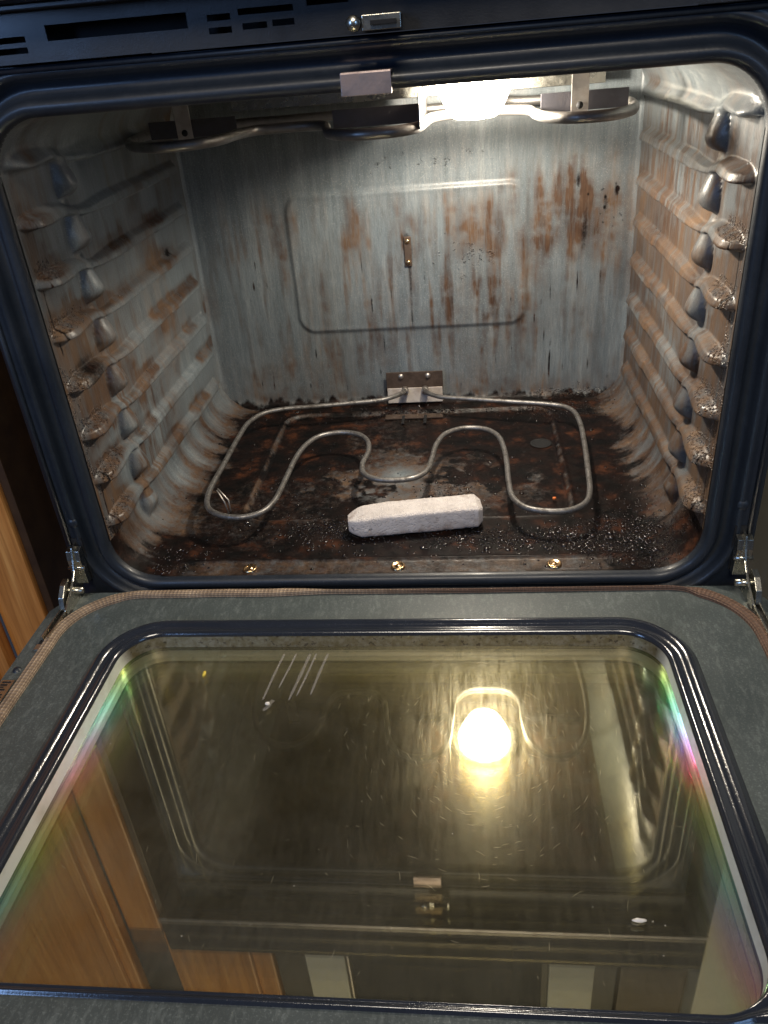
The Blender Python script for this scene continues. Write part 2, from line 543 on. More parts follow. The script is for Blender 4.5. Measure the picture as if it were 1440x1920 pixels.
def wall_height(y, z, seed):
    """inward relief of the embossed rack guides on the side walls"""
    h = np.zeros_like(y)
    for i, zr in enumerate(RIBS):
        zc = zr + 0.009 * sst(0.13, 0.07, y) + 0.0006 * math.sin(i * 2.3)
        w = 0.0072 - 0.0030 * sst(0.190, 0.120, y) + 0.0026 * sst(0.110, 0.050, y)
        rear = 0.0095 * sst(0.428, 0.412, y) * (1 - 0.22 * sst(0.300, 0.290, y) + 0.10 * sst(0.20, 0.13, y))
        A = rear + 0.0060 * sst(0.100, 0.030, y) - 0.0022 * np.exp(-((y - 0.115) / 0.016) ** 2)
        A = A * np.sqrt(sst(0.004, 0.028, y))
        nose = np.clip((0.034 - y) / 0.028, 0, 1)
        w = w * np.sqrt(np.clip(1 - 0.85 * nose ** 2.5, 0.05, 1))
        u = (z - zc) / w
        p = (0.65 * sst(1.45, 0.25, u) + 0.35 * np.clip((1.35 - u) / 1.8, 0, 1)) * sst(-1.14, -0.74, u)
        a = A * p
        # thumb-shaped stop lobe pressed out below the joint
        yl = 0.103
        v = (zr + 0.010 - z) / 0.041
        hw = 0.0085 + 0.0085 * sst(0.0, 0.75, v)
        du = (y - yl - 0.004 * (v - 0.5)) / hw
        side = np.clip(1 - np.abs(du) ** 2.2, 0, 1) ** 0.62
        end = np.sqrt(np.clip(1 - np.clip((v - 0.72) / 0.30, 0, 1) ** 2, 0, 1)) * sst(-0.20, 0.20, v)
        b = (0.0060 + 0.0085 * sst(0.0, 0.80, v)) * side * end
        a = np.maximum(a, 0); b = np.maximum(b, 0)
        h = (h ** 3.2 + a ** 3.2 + b ** 3.2) ** (1 / 3.2)
    return h


def section(n_wall, n_cove, n_floor, n_ceil):
    """closed section path in (x,z) with inward normals, going: left wall down, cove, floor, cove, right wall up, ceiling"""
    seg = []
    def line(a, b, n):
        return [(a[0] + (b[0] - a[0]) * i / n, a[1] + (b[1] - a[1]) * i / n) for i in range(n)]
    def arc(cx, cz, a0, a1, n):
        return [(cx + RC * math.cos(math.radians(a0 + (a1 - a0) * i / n)), cz + RC * math.sin(math.radians(a0 + (a1 - a0) * i / n))) for i in range(n)]
    return line, arc


def liner_part(name, s_pts, s_nrm, ny, attr_fn, mat, displace=True, y0=0.0, y1=D, extra=None):
    ys = np.linspace(y0, y1, ny)
    P = np.array(s_pts); N = np.array(s_nrm)
    X = np.repeat(P[:, 0:1], ny, 1); Z = np.repeat(P[:, 1:2], ny, 1)
    NX = np.repeat(N[:, 0:1], ny, 1); NZ = np.repeat(N[:, 1:2], ny, 1)
    Y = np.repeat(ys[None, :], len(P), 0)
    h = np.zeros_like(X)
    if displace:
        h = wall_height(Y, Z, 0) * (np.abs(NX) ** 2)
    if extra is not None:
        h = h + extra(X, Y, Z, NZ)
    X2 = X + NX * h; Z2 = Z + NZ * h
    at = attr_fn(X, Y, Z, h)
    return grid_mesh(name, np.stack([X2, Y, Z2], -1), mat, oven, at)


def arc_pts(cx, cz, a0, a1, n):
    a = np.radians(np.linspace(a0, a1, n))
    return np.stack([cx + RC * np.cos(a), cz + RC * np.sin(a)], -1), np.stack([-np.cos(a), -np.sin(a)], -1)


def side_attr(side):
    sd = 0 if side < 0 else 50
    def fn(X, Y, Z, h):
        n1 = fbm(Y, Z, 22, 5, 3 + sd, 4); n2 = fbm(Y, Z, 160, 18, 9 + sd, 3); n3 = fbm(Y, Z, 60, 60, 5 + sd, 4)
        n4 = fbm(Y, Z, 14, 14, 21 + sd, 3)
        front = sst(0.075, 0.0, Y)
        low = sst(0.42, 0.20, Z)
        if side < 0:
            R = 1.0 * front * (0.25 + 0.75 * low) + 0.25 * sst(0.42, 0.60, n1) + 0.45 * sst(0.52, 0.66, n2) * low * sst(.3, .1, Y)
            R = R + 0.75 * gau(Y, Z, 0.33, 0.262, 0.05, 0.012) + 0.8 * gau(Y, Z, 0.06, 0.20, 0.07, 0.05)
            R = R + 0.3 * gau(Y, Z, 0.30, 0.17, 0.09, 0.03)
        else:
            R = 0.18 + 0.95 * front * sst(0.40, 0.30, Z) + 0.62 * sst(0.40, 0.58, n1) * sst(0.40, 0.30, Z) + 0.62 * sst(0.48, 0.60, n2) * sst(0.41, 0.36, Z)
            R = R + 0.55 * gau(Y, Z, 0.10, 0.16, 0.10, 0.16) + 0.35 * gau(Y, Z, 0.33, 0.25, 0.1, 0.1)
        # film bakes on the tops of the guides
        top = np.zeros_like(Y); btop = np.zeros_like(Y)
        for i, zr in enumerate(RIBS):
            zc = zr + 0.010 * sst(0.16, 0.08, Y)
            dz = (Z - zc) / 0.009
            t_ = sst(-0.3, 0.5, dz) * sst(2.3, 1.0, dz)
            k = 0.35 if zr > 0.33 else 1.0
            seed = vnoise(Y * 18 + i * 7.3, np.full_like(Y, i * 3.1 + sd), 4)
            btop = np.maximum(btop, k * t_ * sst(0.085, 0.045, Y) * sst(0.004, 0.014, Y) * (0.6 + 0.5 * math.sin(i * 1.7 + sd)))
            top = np.maximum(top, k * t_ * sst(0.45, 0.62, seed))
        R = R + 1.1 * btop + 0.65 * top
        cove = sst(0.055, 0.0, Z)
        edge = fbm(Y, Z, 60, 14, 33 + sd, 4)
        R = R + (0.55 if side > 0 else 0.25) * sst(0.085, 0.045, Z) * (0.4 + 1.2 * edge)
        R = R * (0.45 + 1.1 * n3) * (0.55 + 0.9 * sst(0.35, 0.65, fbm(Y, Z, 10, 26, 44 + sd, 4))) * (1.6 if side < 0 else 1.3)
        kk = 0.30 if side < 0 else 0.22
        G = sst(0.6, 1.1, cove + (edge - 0.5) * 0.6) + kk * btop * sst(0.5, 0.65, n3)
        if side < 0:
            G = G + 0.9 * gau(Y, Z, 0.33, 0.262, 0.035, 0.007) * sst(0.4, 0.6, n3) + 0.7 * gau(Y, Z, 0.05, 0.215, 0.03, 0.018)
        line = np.exp(-((Y - 0.016 - 0.0015 * np.sin(Z * 60)) / 0.0011) ** 2) * sst(.42, .3, Z)
        G = G + line * 0.9 * sst(0.35, 0.5, fbm(Y, Z, 10, 30, 8, 3))
        B = 0.66 * btop + 0.28 * top + 0.5 * front * sst(0.4, 0.55, n3) * low + 0.6 * gau(Y, Z, 0.02, 0.03, 0.04, 0.03)
        return R, G, B
    return fn


def floor_extra(X, Y, Z, NZ):
    fl = np.clip(NZ, 0, 1) ** 4
    # stamped recess (outline at x +-0.19, y 0.11..0.41)
    cx, cy, hx, hy, r = -0.0, 0.262, 0.192, 0.150, 0.03
    qx = np.abs(X - cx) - (hx - r); qy = np.abs(Y - cy) - (hy - r)
    sd = np.hypot(np.maximum(qx, 0), np.maximum(qy, 0)) + np.minimum(np.maximum(qx, qy), 0) - r
    h = -0.0048 * sst(0.004, -0.004, sd) + 0.0012 * np.exp(-((sd - 0.003) / 0.003) ** 2)
    # bead along the front of the tray
    b = np.exp(-((Y - 0.026) / 0.0028) ** 2) * sst(-0.25, -0.235, X) * sst(0.262, 0.248, X)
    h = h + 0.0028 * b
    h = h + (fbm(X, Y, 45, 45, 71, 4) - 0.5) * 0.0012 * sst(0.03, 0.05, Y)
    return h * fl


def floor_attr(X, Y, Z, h):
    n1 = fbm(X, Y, 14, 14, 11, 5); n2 = fbm(X, Y, 48, 48, 12, 4); n3 = fbm(X, Y, 7, 7, 14, 3)
    edge = fbm(X, Y, 12, 60, 15, 5)
    ax = np.abs(X)
    d_wall = ax + (edge - 0.5) * 0.06 + (n2 - 0.5) * 0.03 - np.where(X > 0, 0.014 + 0.022 * sst(0.20, 0.04, Y), 0.004 + 0.016 * sst(0.10, 0.02, Y))
    base = sst(0.285, 0.235, d_wall)
    cen = gau(X, Y, -0.01, 0.20, 0.13, 0.09)
    tan_ = sst(0.50, 0.62, n2 * 0.5 + n1 * 0.5 + 0.10 * cen + 0.02) * gau(X, Y, 0.0, 0.19, 0.16, 0.10) * 0.72
    strip = sst(0.028, 0.022, Y)
    G = base * (1 - 1.15 * tan_) * (1 - 0.93 * strip)
    qx = np.abs(X) - 0.162; qy = np.abs(Y - 0.262) - 0.120
    sd = np.hypot(np.maximum(qx, 0), np.maximum(qy, 0)) + np.minimum(np.maximum(qx, qy), 0) - 0.03
    G = G * (1 - 0.6 * np.exp(-((sd - 0.001) / 0.0028) ** 2) * sst(0.35, 0.6, n2 + 0.12))
    G = G * (1 - 0.32 * sst(0.50, 0.66, n3) * sst(.02, .05, Y))
    spot = gau(X, Y, -0.012, 0.222, 0.022, 0.022) + 0.9 * gau(X, Y, -0.045, 0.165, 0.018, 0.018) + 0.4 * gau(X, Y, 0.155, 0.215, 0.016, 0.05)
    G = G * (1 - np.clip(spot * (0.3 + n2), 0, 1) * 0.9)
    G = np.maximum(G, 0.95 * gau(X, Y, 0.25, 0.19, 0.03, 0.2) * base)
    G = np.maximum(G, 0.9 * gau(X, Y, 0.0, 0.43, 0.26, 0.03) * sst(.27, .24, ax))
    # dark right front corner
    G = np.maximum(G, 0.9 * gau(X, Y, 0.27, 0.03, 0.05, 0.06) * sst(0.35, 0.6, n2 + 0.1) * sst(0.0, 0.01, Y))
    R = 1.2 * sst(0.312, 0.262, d_wall) * (1 - 0.9 * np.clip(spot * (0.4 + n2), 0, 1)) * (1 - 0.55 * strip)
    fc = sst(0.075, 0.0, Y) * sst(0.2, 0.27, ax)
    R = R * (0.7 + 0.6 * n2) * (1 - 0.4 * tan_) + 0.62 * strip * (0.5 + n2) + 0.9 * fc
    G = G + 0.42 * strip * (0.35 + n2) + 0.62 * fc * (0.3 + n1) + np.where(X > 0, 0.35, 0.0) * fc
    B = sst(0.052, 0.03, Y) * 0.1 + 0.9 * gau(X, Y, -0.07, 0.088, 0.06, 0.022) + 0.8 * gau(X, Y, 0.10, 0.065, 0.09, 0.022) \
        + 1.0 * gau(X, Y, 0.245, 0.06, 0.06, 0.05) + 0.7 * gau(X, Y, 0.05, 0.17, 0.04, 0.05) + 0.6 * gau(X, Y, 0.21, 0.40, 0.07, 0.04) \
        + 0.55 * gau(X, Y, 0.0, 0.41, 0.1, 0.02) + 0.35 * gau(X, Y, -0.1, 0.16, 0.05, 0.04)
    B = B * (0.55 + 0.9 * n1)
    return R, G, B


# side walls
nz = 330
for side in (-1, 1):
    zs = np.linspace(H - RC, RC, nz)
    p1, m1 = arc_pts(side * (W2 - RC), H - RC, 90, 180 if side < 0 else 0, 22)
    pw = np.stack([np.full(nz, side * W2), zs], -1); mw = np.stack([np.full(nz, -side), np.zeros(nz)], -1)
    o = liner_part("side_wall", np.vstack([p1, pw[1:]]), np.vstack([m1, mw[1:]]), 320, side_attr(side), M_liner)
    tag(o, "left side wall with rust brown rack guides" if side < 0 else "right side wall brightly lit with brown beaded rack guides")
# floor with coves
pl_, nl_ = arc_pts(-(W2 - RC), RC, 180, 270, 40)
pr_, nr_ = arc_pts((W2 - RC), RC, 270, 360, 40)
xs = np.linspace(-(W2 - RC), W2 - RC, 340)
pf = np.stack([xs, np.zeros(340)], -1); nf_ = np.stack([np.zeros(340), np.ones(340)], -1)


def cove_floor_attr(X, Y, Z, h):
    return floor_attr(X, Y, Z, h)


liner_part("oven_floor", np.vstack([pl_, pf[1:-1], pr_]), np.vstack([nl_, nf_[1:-1], nr_]), 340, cove_floor_attr, M_liner,
           displace=True, extra=floor_extra)
# ceiling panel
xs = np.linspace(-(W2 - RC), W2 - RC, 60)
liner_part("oven_ceiling", np.stack([xs, np.full(60, H)], -1), np.stack([np.zeros(60), -np.ones(60)], -1), 40,
           lambda X, Y, Z, h: (0.6 + 0.8 * fbm(X, Y, 20, 20, 3, 4), 0.25 + 0.55 * fbm(X, Y, 12, 12, 6, 4), 0 * X), M_liner, displace=False)

# back wall
nx_, nzb = 420, 320
bx = np.linspace(-W2 - 0.002, W2 + 0.002, nx_); bz = np.linspace(-0.004, H + 0.002, nzb)
X, Z = np.meshgrid(bx, bz, indexing='ij')
cx, cz, hx, hz, r = -0.002, 0.209, 0.160, 0.092, 0.022
qx = np.abs(X - cx) - (hx - r); qz = np.abs(Z - cz) - (hz - r)
sd = np.hypot(np.maximum(qx, 0), np.maximum(qz, 0)) + np.minimum(np.maximum(qx, qz), 0) - r
eh = 0.0024 * sst(0.008, -0.005, sd) + 0.0012 * np.exp(-(sd / 0.0035) ** 2)
# bottom cove of the back wall and faint bulge in the pressed sheet
cv = np.clip((0.012 - Z) / 0.012, 0, 1)
Y = D - eh - 0.012 * (1 - np.sqrt(np.clip(1 - cv * cv, 0, 1))) - (fbm(X, Z, 6, 6, 40, 2) - 0.5) * 0.002
edge_x = np.clip((np.abs(X) - (W2 - 0.006)) / 0.006, 0, 1)
Y = Y - 0.004 * edge_x ** 2
s1 = fbm(X, Z, 30, 8, 61, 5); s2 = fbm(X, Z, 110, 12, 62, 3); s3 = fbm(X, Z, 9, 7, 63, 4); s4 = fbm(X, Z, 80, 80, 64, 3)
R = 1.2 * gau(X, Z, 0.232, 0.258, 0.085, 0.065) * sst(0.25, 0.75, s1) + 0.95 * gau(X, Z, 0.05, 0.25, 0.17, 0.05) * sst(0.30, 0.68, s1)
R += 0.9 * gau(X, Z, -0.11, 0.27, 0.08, 0.05) * sst(0.32, 0.68, s1) + 0.6 * gau(X, Z, 0.06, 0.16, 0.17, 0.09) * sst(0.45, 0.62, s2)
R += 0.55 * gau(X, Z, 0.20, 0.30, 0.12, 0.035) * sst(0.4, 0.6, s2) + 0.35 * sst(0.55, 0.7, s2) * sst(0.34, 0.24, Z)
R += 0.5 * sst(0.06, 0.0, Z + (s2 - 0.5) * 0.06) + 0.40 * sst(0.42, 0.7, s3) + 0.30 * gau(X, Z, -0.2, 0.18, 0.08, 0.12) * sst(.45, .65, s2)
R *= (0.3 + 1.4 * s4) * 0.70 * (0.75 + 0.5 * fbm(X, Z, 25, 20, 77, 4))
G = sst(0.016, 0.002, Z + (s2 - 0.5) * 0.02) * 0.8
# thin dark runs and drips
rng = random.Random(8)
for k in range(46):
    x0 = rng.uniform(-0.27, 0.28); z0 = rng.uniform(0.02, 0.22); ln = rng.uniform(0.008, 0.035)
    if k < 18: z0 = rng.uniform(0.012, 0.05); ln = rng.uniform(0.01, 0.03)
    G += rng.uniform(0.35, 0.9) * gau(X, Z, x0, z0, 0.0011, ln * 0.5)
for x0, z0, rx, rz, a in ((0.236, 0.235, 0.005, 0.035, .55), (0.225, 0.30, 0.003, 0.012, .7), (0.262, 0.268, 0.004, 0.014, .5),
                          (0.275, 0.285, 0.004, 0.008, .8), (-0.001, 0.224, 0.006, 0.022, .8), (0.0, 0.175, 0.002, 0.05, .5),
                          (0.02, 0.19, 0.0016, 0.05, .4), (-0.225, 0.185, 0.002, 0.008, .8), (0.195, 0.045, 0.0015, 0.02, .9)):
    G += a * gau(X, Z, x0, z0, rx, rz)
for x0, z0 in [(rng.gauss(0.262, 0.012), rng.gauss(0.272, 0.02)) for _ in range(14)]:
    G += 0.6 * gau(X, Z, x0, z0, 0.0015, 0.002)
B = 0.36 * gau(X, Z, 0.02, 0.335, 0.2, 0.02) + 0.5 * gau(X, Z, 0.23, 0.005, 0.1, 0.02) + 0.35 * gau(X, Z, 0.08, 0.21, 0.1, 0.06)
grid_mesh("back_wall", np.stack([X, Y, Z], -1), M_liner, oven, (R, G, B), flip=True)

# two screws in the middle of the back wall
bs = box("screw_plate", (-0.006, 0.004, D - 0.0055, D - 0.0035, 0.203, 0.243), M_bracket, oven, 0.001)
for zz in (0.237, 0.209):
    lathe("screw", [(0.0, -0.0005), (0.0035, -0.0005), (0.0036, -0.002), (0.0022, -0.0035), (0.0, -0.004)], M_brass, oven, (-0.001, D - 0.005, zz), 'Y', 16, False)

# front strip screws (rusty ringed rivets)
for xx, yy in ((-0.159, 0.0115), (0.0, 0.0115), (0.161, 0.0115)):
    lathe("floor_screw", [(0.0, 0.0022), (0.0022, 0.0024), (0.0032, 0.001), (0.0045, 0.0009), (0.0058, 0.0024), (0.0072, 0.0018), (0.0078, 0.0)],
          M_brass, oven, (xx, yy, 0.0002), 'Z', 28, False)

# slots at the back of the floor and heat clip plate
slot = box("floor_slot_plate", (-0.045, 0.04, 0.392, 0.406, -0.0035, -0.0012), M_bracket, oven, 0.0006)
for xx in (-0.018, 0.014):
    box("floor_slot", (xx - 0.0022, xx + 0.0022, 0.372, 0.400, -0.002, -0.0004), M_dark, oven, 0.0008)
lathe("floor_hole", [(0.0, 0.0006), (0.011, 0.0006), (0.0125, 0.0006), (0.014, 0.0)], M_dark, oven, (0.172, 0.3, -0.0034), 'Z', 28, False)

# real beads of hard black grease on the floor and lower corners
M_bead = NT("grease_bead_black").set(Base_Color=(0.010, 0.005, 0.004), Roughness=0.15).m
M_bead.node_tree.nodes["Principled BSDF"].inputs["Specular IOR Level"].default_value = 1.0
rng = np.random.default_rng(5)
cl = [(-0.07, 0.085, 0.055, 0.02, 330), (0.10, 0.058, 0.09, 0.018, 420), (0.235, 0.060, 0.045, 0.035, 560), (0.06, 0.185, 0.03, 0.03, 110), (0.21, 0.40, 0.05, 0.03, 120),
      (0.0, 0.415, 0.07, 0.012, 70), (-0.10, 0.16, 0.05, 0.05, 90), (0.0, 0.22, 0.17, 0.12, 260), (-0.255, 0.03, 0.022, 0.02, 160), (-0.215, 0.40, 0.03, 0.02, 40), (0.262, 0.10, 0.012, 0.06, 120)]
t_ = (1 + 5 ** 0.5) / 2
ico = np.array([(-1, t_, 0), (1, t_, 0), (-1, -t_, 0), (1, -t_, 0), (0, -1, t_), (0, 1, t_), (0, -1, -t_), (0, 1, -t_), (t_, 0, -1), (t_, 0, 1), (-t_, 0, -1), (-t_, 0, 1)]) / math.hypot(1, t_)
icf = [(0, 11, 5), (0, 5, 1), (0, 1, 7), (0, 7, 10), (0, 10, 11), (1, 5, 9), (5, 11, 4), (11, 10, 2), (10, 7, 6), (7, 1, 8), (3, 9, 4), (3, 4, 2), (3, 2, 6), (3, 6, 8), (3, 8, 9), (4, 9, 5), (2, 4, 11), (6, 2, 10), (8, 6, 7), (9, 8, 1)]
V = []; Fc = []
for cx_, cy_, sx_, sy_, n_ in cl:
    xx = rng.normal(cx_, sx_, n_); yy = rng.normal(cy_, sy_, n_); rr_ = rng.lognormal(math.log(0.0013), 0.40, n_)
    for x, y, r_ in zip(xx, yy, rr_):
        if not (-0.285 < x < 0.285 and 0.004 < y < 0.44) or abs(y - 0.026) < 0.004: continue
        z = 0.0
        if abs(x) > W2 - RC:
            z = RC - math.sqrt(max(RC ** 2 - (abs(x) - (W2 - RC)) ** 2, 0))
        elif abs(x) < 0.186 and 0.118 < y < 0.406: z = -0.0048
        V.append(ico * (r_ * np.array([1.0, 1.0, 0.40])) * rng.uniform(0.8, 1.2, (12, 1)) + np.array([x, y, z + 0.0001]))
        Fc += [tuple(k + 12 * (len(V) - 1) for k in f) for f in icf]
me = bpy.data.meshes.new("grease_beads")
me.from_pydata(np.vstack(V).tolist(), [], Fc)
me.polygons.foreach_set("use_smooth", np.ones(len(me.polygons), dtype=bool))
gb = link_mesh("grease_beads", me, M_bead, oven); gb['kind'] = 'stuff'

# ---- front frame: rolled lip, channel and flange swept around the opening
P2, N2 = rrect(-W2, W2, 0.0, H, RC, 16, 40)
prof = [(0.0, 0.002), (0.0, -0.0025), (0.0012, -0.0055), (0.004, -0.0078), (0.0075, -0.0085), (0.0105, -0.007), (0.0125, -0.003),
        (0.0145, 0.003), (0.018, 0.006), (0.022, 0.005), (0.0245, 0.0), (0.0265, -0.0045), (0.029, -0.0065), (0.0315, -0.0065), (0.033, -0.005), (0.036, -0.005)]
rows = []
for o_, y_ in prof:
    q = P2 + N2 * o_
    rows.append(np.stack([q[:, 0], np.full(len(q), y_), q[:, 1]], -1))
q = P2 + N2 * 0.2
for y_ in (-0.005,):
    cq = np.stack([np.clip(q[:, 0], -0.344, 0.344), np.full(len(q), y_), np.clip(q[:, 1], -0.040, 0.478)], -1)
    rows.append(cq)
for ox, y_ in ((0.003, -0.003), (0.003, 0.05), (0.003, 0.40)):
    cq2 = np.stack([np.clip(q[:, 0], -0.344 - ox, 0.344 + ox), np.full(len(q), y_), np.clip(q[:, 1], -0.040 - ox, 0.478 + ox * 0.3)], -1)
    rows.append(cq2)
grid_mesh("front_frame", np.stack(rows, 1), M_frame, oven, closed=True)
# rib lines pressed in the flange on both sides
for sx in (-1, 1):
    tube("frame_bead", [(sx * 0.3405, -0.0055, 0.0), (sx * 0.3405, -0.0055, 0.44)], 0.0028, M_frame, oven, 10)
for (xx, zz) in ((-0.331, 0.072), (0.331, 0.076)):
    lathe("frame_screw", [(0.0, -0.0022), (0.004, -0.002), (0.0058, 0.0)], M_frame, oven, (xx, -0.0052, zz), 'Y', 20, False)
# top rail above opening: step bead lines
tube("top_bead", [(-0.344, -0.0065, 0.4755), (0.344, -0.0065, 0.4755)], 0.0022, M_frame, oven, 10)
# latch receiver plate hanging under the top lip
bm = bmesh.new(); add_box(bm, -0.010, 0.027, -0.021, -0.019, 0.441, 0.456); add_box(bm, -0.010, 0.027, -0.019, 0.0, 0.4545, 0.4565)
bm_obj("latch_plate", bm, M_rosy, oven, bevel=0.0006)

# ---- lower control panel strip with vents
vent_y = -0.012
bm = bmesh.new()
xs_ = [(-0.345, 0.345)]
# plate made from strips so that the vent slots are real openings
slots = [(-0.225, -0.118, 0.4925, 0.5025), (-0.103, -0.086, 0.4955, 0.4995), (-0.103, -0.086, 0.4875, 0.4915),
         (-0.080, -0.040, 0.4975, 0.5015), (-0.078, -0.060, 0.4885, 0.4925), (-0.056, -0.040, 0.4890, 0.4930),
         (-0.275, -0.242, 0.4930, 0.4970), (-0.275, -0.242, 0.4860, 0.4900), (-0.030, 0.0, 0.4995, 0.5035)]
xe = sorted({-0.345, 0.345, *[s[0] for s in slots], *[s[1] for s in slots]})
ze = sorted({0.4795, 0.512, *[s[2] for s in slots], *[s[3] for s in slots]})
for a, b in zip(xe, xe[1:]):
    for c, d in zip(ze, ze[1:]):
        mx, mz = (a + b) / 2, (c + d) / 2
        if any(s[0] < mx < s[1] and s[2] < mz < s[3] for s in slots): continue
        vs = [bm.verts.new(p) for p in ((a, vent_y, c), (b, vent_y, c), (b, vent_y, d), (a, vent_y, d))]
        bm.faces.new(vs)
bmesh.ops.remove_doubles(bm, verts=bm.verts, dist=1e-5)
bmesh.ops.recalc_face_normals(bm, faces=bm.faces)
r_ = bmesh.ops.solidify(bm, geom=list(bm.faces), thickness=0.0015)
vp = bm_obj("vent_panel", bm, M_black, oven)
box("vent_duct", (-0.34, 0.34, 0.012, 0.30, 0.482, 0.51), M_dark, oven, 0.002)
# control panel above (its lower edge is only met by the reflection in the glass)
cp = box("control_panel", (-0.372, 0.372, -0.040, 0.02, 0.516, 0.60), M_rim, oven, 0.004)
box("trim_strip", (-0.372, 0.372, -0.043, -0.0405, 0.518, 0.524), M_steel, cp, 0.0006)
box("display_window", (-0.09, 0.12, -0.0425, -0.0405, 0.545, 0.58), M_dark, cp, 0.0008)
box("underside_rail", (-0.345, 0.345, -0.030, -0.008, 0.5122, 0.5158), M_black, oven, 0.0008)

# door latch hook at the top
lt = empty("door_latch", (0, 0, 0)); lt.parent = oven
bm = bmesh.new()
add_box(bm, 0.010, 0.037, -0.030, -0.0285, 0.481, 0.4905)
add_box(bm, 0.010, 0.037, -0.030, -0.013, 0.4895, 0.4905)
bm_obj("latch_arm", bm, M_zinc, lt, bevel=0.0005)
lathe("latch_roller", [(0.0, -0.010), (0.0048, -0.010), (0.0052, -0.006), (0.0040, -0.004), (0.0052, 0.0), (0.0, 0.0)], M_zinc, lt, (0.004, -0.024, 0.486), 'Y', 20, False)
box("latch_tongue", (0.016, 0.034, -0.034, -0.0305, 0.484, 0.487), M_dark, lt, 0.0005)

# ---- bake element on the floor
Z0 = 0.030
el = [(-0.0165, 0.440, 0.024), (-0.0165, 0.425, 0.027), (-0.024, 0.405, Z0), (-0.045, 0.389, Z0), (-0.09, 0.381, Z0), (-0.14, 0.374, Z0), (-0.190, 0.368, Z0), (-0.215, 0.355, Z0), (-0.229, 0.325, Z0), (-0.232, 0.28, Z0),
      (-0.232, 0.20, Z0), (-0.231, 0.125, Z0), (-0.222, 0.092, Z0), (-0.205, 0.076, Z0), (-0.180, 0.069, Z0), (-0.158, 0.078, Z0), (-0.148, 0.100, Z0),
      (-0.144, 0.154, Z0), (-0.141, 0.215, Z0), (-0.134, 0.250, Z0), (-0.120, 0.274, Z0), (-0.095, 0.283, Z0), (-0.070, 0.276, Z0), (-0.055, 0.256, Z0), (-0.050, 0.224, Z0),
      (-0.054, 0.190, Z0), (-0.050, 0.166, Z0), (-0.036, 0.151, Z0), (-0.012, 0.146, Z0), (0.012, 0.151, Z0), (0.026, 0.168, Z0), (0.031, 0.200, Z0), (0.036, 0.240, Z0), (0.048, 0.270, Z0),
      (0.072, 0.284, Z0), (0.098, 0.278, Z0), (0.113, 0.258, Z0), (0.119, 0.225, Z0), (0.121, 0.180, Z0), (0.121, 0.130, Z0), (0.124, 0.098, Z0), (0.136, 0.077, Z0), (0.158, 0.068, Z0),
      (0.184, 0.070, Z0), (0.201, 0.085, Z0), (0.208, 0.108, Z0), (0.213, 0.160, Z0), (0.218, 0.230, Z0), (0.220, 0.290, Z0), (0.216, 0.325, Z0), (0.205, 0.342, Z0), (0.180, 0.353, Z0), (0.13, 0.366, Z0), (0.07, 0.382, Z0),
      (0.036, 0.392, Z0), (0.021, 0.405, Z0), (0.0135, 0.425, 0.027), (0.0135, 0.440, 0.024)]
be = tube("bake_element", catmull(el, 8), 0.0033, M_elem, oven, 14)
tag(be, "grey looped lower heating element standing above the burnt floor")
bm = bmesh.new(); add_box(bm, -0.044, 0.040, 0.4395, 0.4415, 0.022, 0.051)
bm_obj("mounting_plate", bm, M_bracket, be, bevel=0.0008)
bm = bmesh.new(); add_box(bm, -0.043, 0.039, 0.4355, 0.4375, 0.004, 0.0275)
bm_obj("terminal_plate", bm, M_term, be, bevel=0.0008)
for xx in (-0.022, 0.018):
    lathe("screw", [(0.0, -0.003), (0.0028, -0.0026), (0.0042, 0.0)], M_steel, be, (xx, 0.4393, 0.0445), 'Y', 18, False)
for xx in (-0.0165, 0.0135):
    lathe("terminal_collar", [(0.0034, -0.008), (0.0052, -0.008), (0.0056, 0.002), (0.0034, 0.003)], M_steel, be, (xx, 0.4345, 0.0245), 'Y', 18, False)
# support feet of the element
for (xx, yy) in ((-0.228, 0.135),):
    tube("element_foot", [(xx + 0.004, yy, Z0 - 0.001), (xx + 0.012, yy - 0.004, 0.015), (xx + 0.016, yy - 0.008, 0.001)], 0.0009, M_steel, be, 8)
    tube("element_foot", [(xx + 0.004, yy + 0.004, Z0 - 0.001), (xx + 0.016, yy, 0.015), (xx + 0.018, yy - 0.005, 0.001)], 0.0009, M_steel, be, 8)

# ---- broil element under the ceiling
ZB = 0.400
path = [(0.085, 0.43, ZB + .004), (0.07, 0.405, ZB), (-0.05, 0.395, ZB), (-0.22, 0.385, ZB), (-0.268, 0.37, ZB), (-0.285, 0.33, ZB), (-0.282, 0.26, ZB), (-0.262, 0.20, ZB),
        (-0.225, 0.168, ZB), (-0.19, 0.172, ZB), (-0.168, 0.20, ZB), (-0.160, 0.25, ZB), (-0.148, 0.275, ZB), (-0.12, 0.282, ZB), (-0.09, 0.280, ZB),
        (-0.070, 0.265, ZB), (-0.062, 0.225, ZB), (-0.050, 0.172, ZB), (-0.025, 0.148, ZB), (0.01, 0.148, ZB), (0.032, 0.170, ZB), (0.040, 0.225, ZB), (0.046, 0.268, ZB), (0.065, 0.288, ZB),
        (0.095, 0.292, ZB), (0.128, 0.288, ZB), (0.146, 0.268, ZB), (0.150, 0.220, ZB), (0.158, 0.180, ZB), (0.180, 0.155, ZB), (0.210, 0.155, ZB), (0.236, 0.185, ZB), (0.248, 0.235, ZB), (0.250, 0.31, ZB), (0.242, 0.37, ZB),
        (0.22, 0.395, ZB), (0.14, 0.405, ZB), (0.11, 0.43, ZB + .004)]
br = tube("broil_element", catmull(path, 8), 0.0042, M_broil, oven, 12, flat=1.25)
tag(br, "dark looped upper heating element hanging below the ceiling")
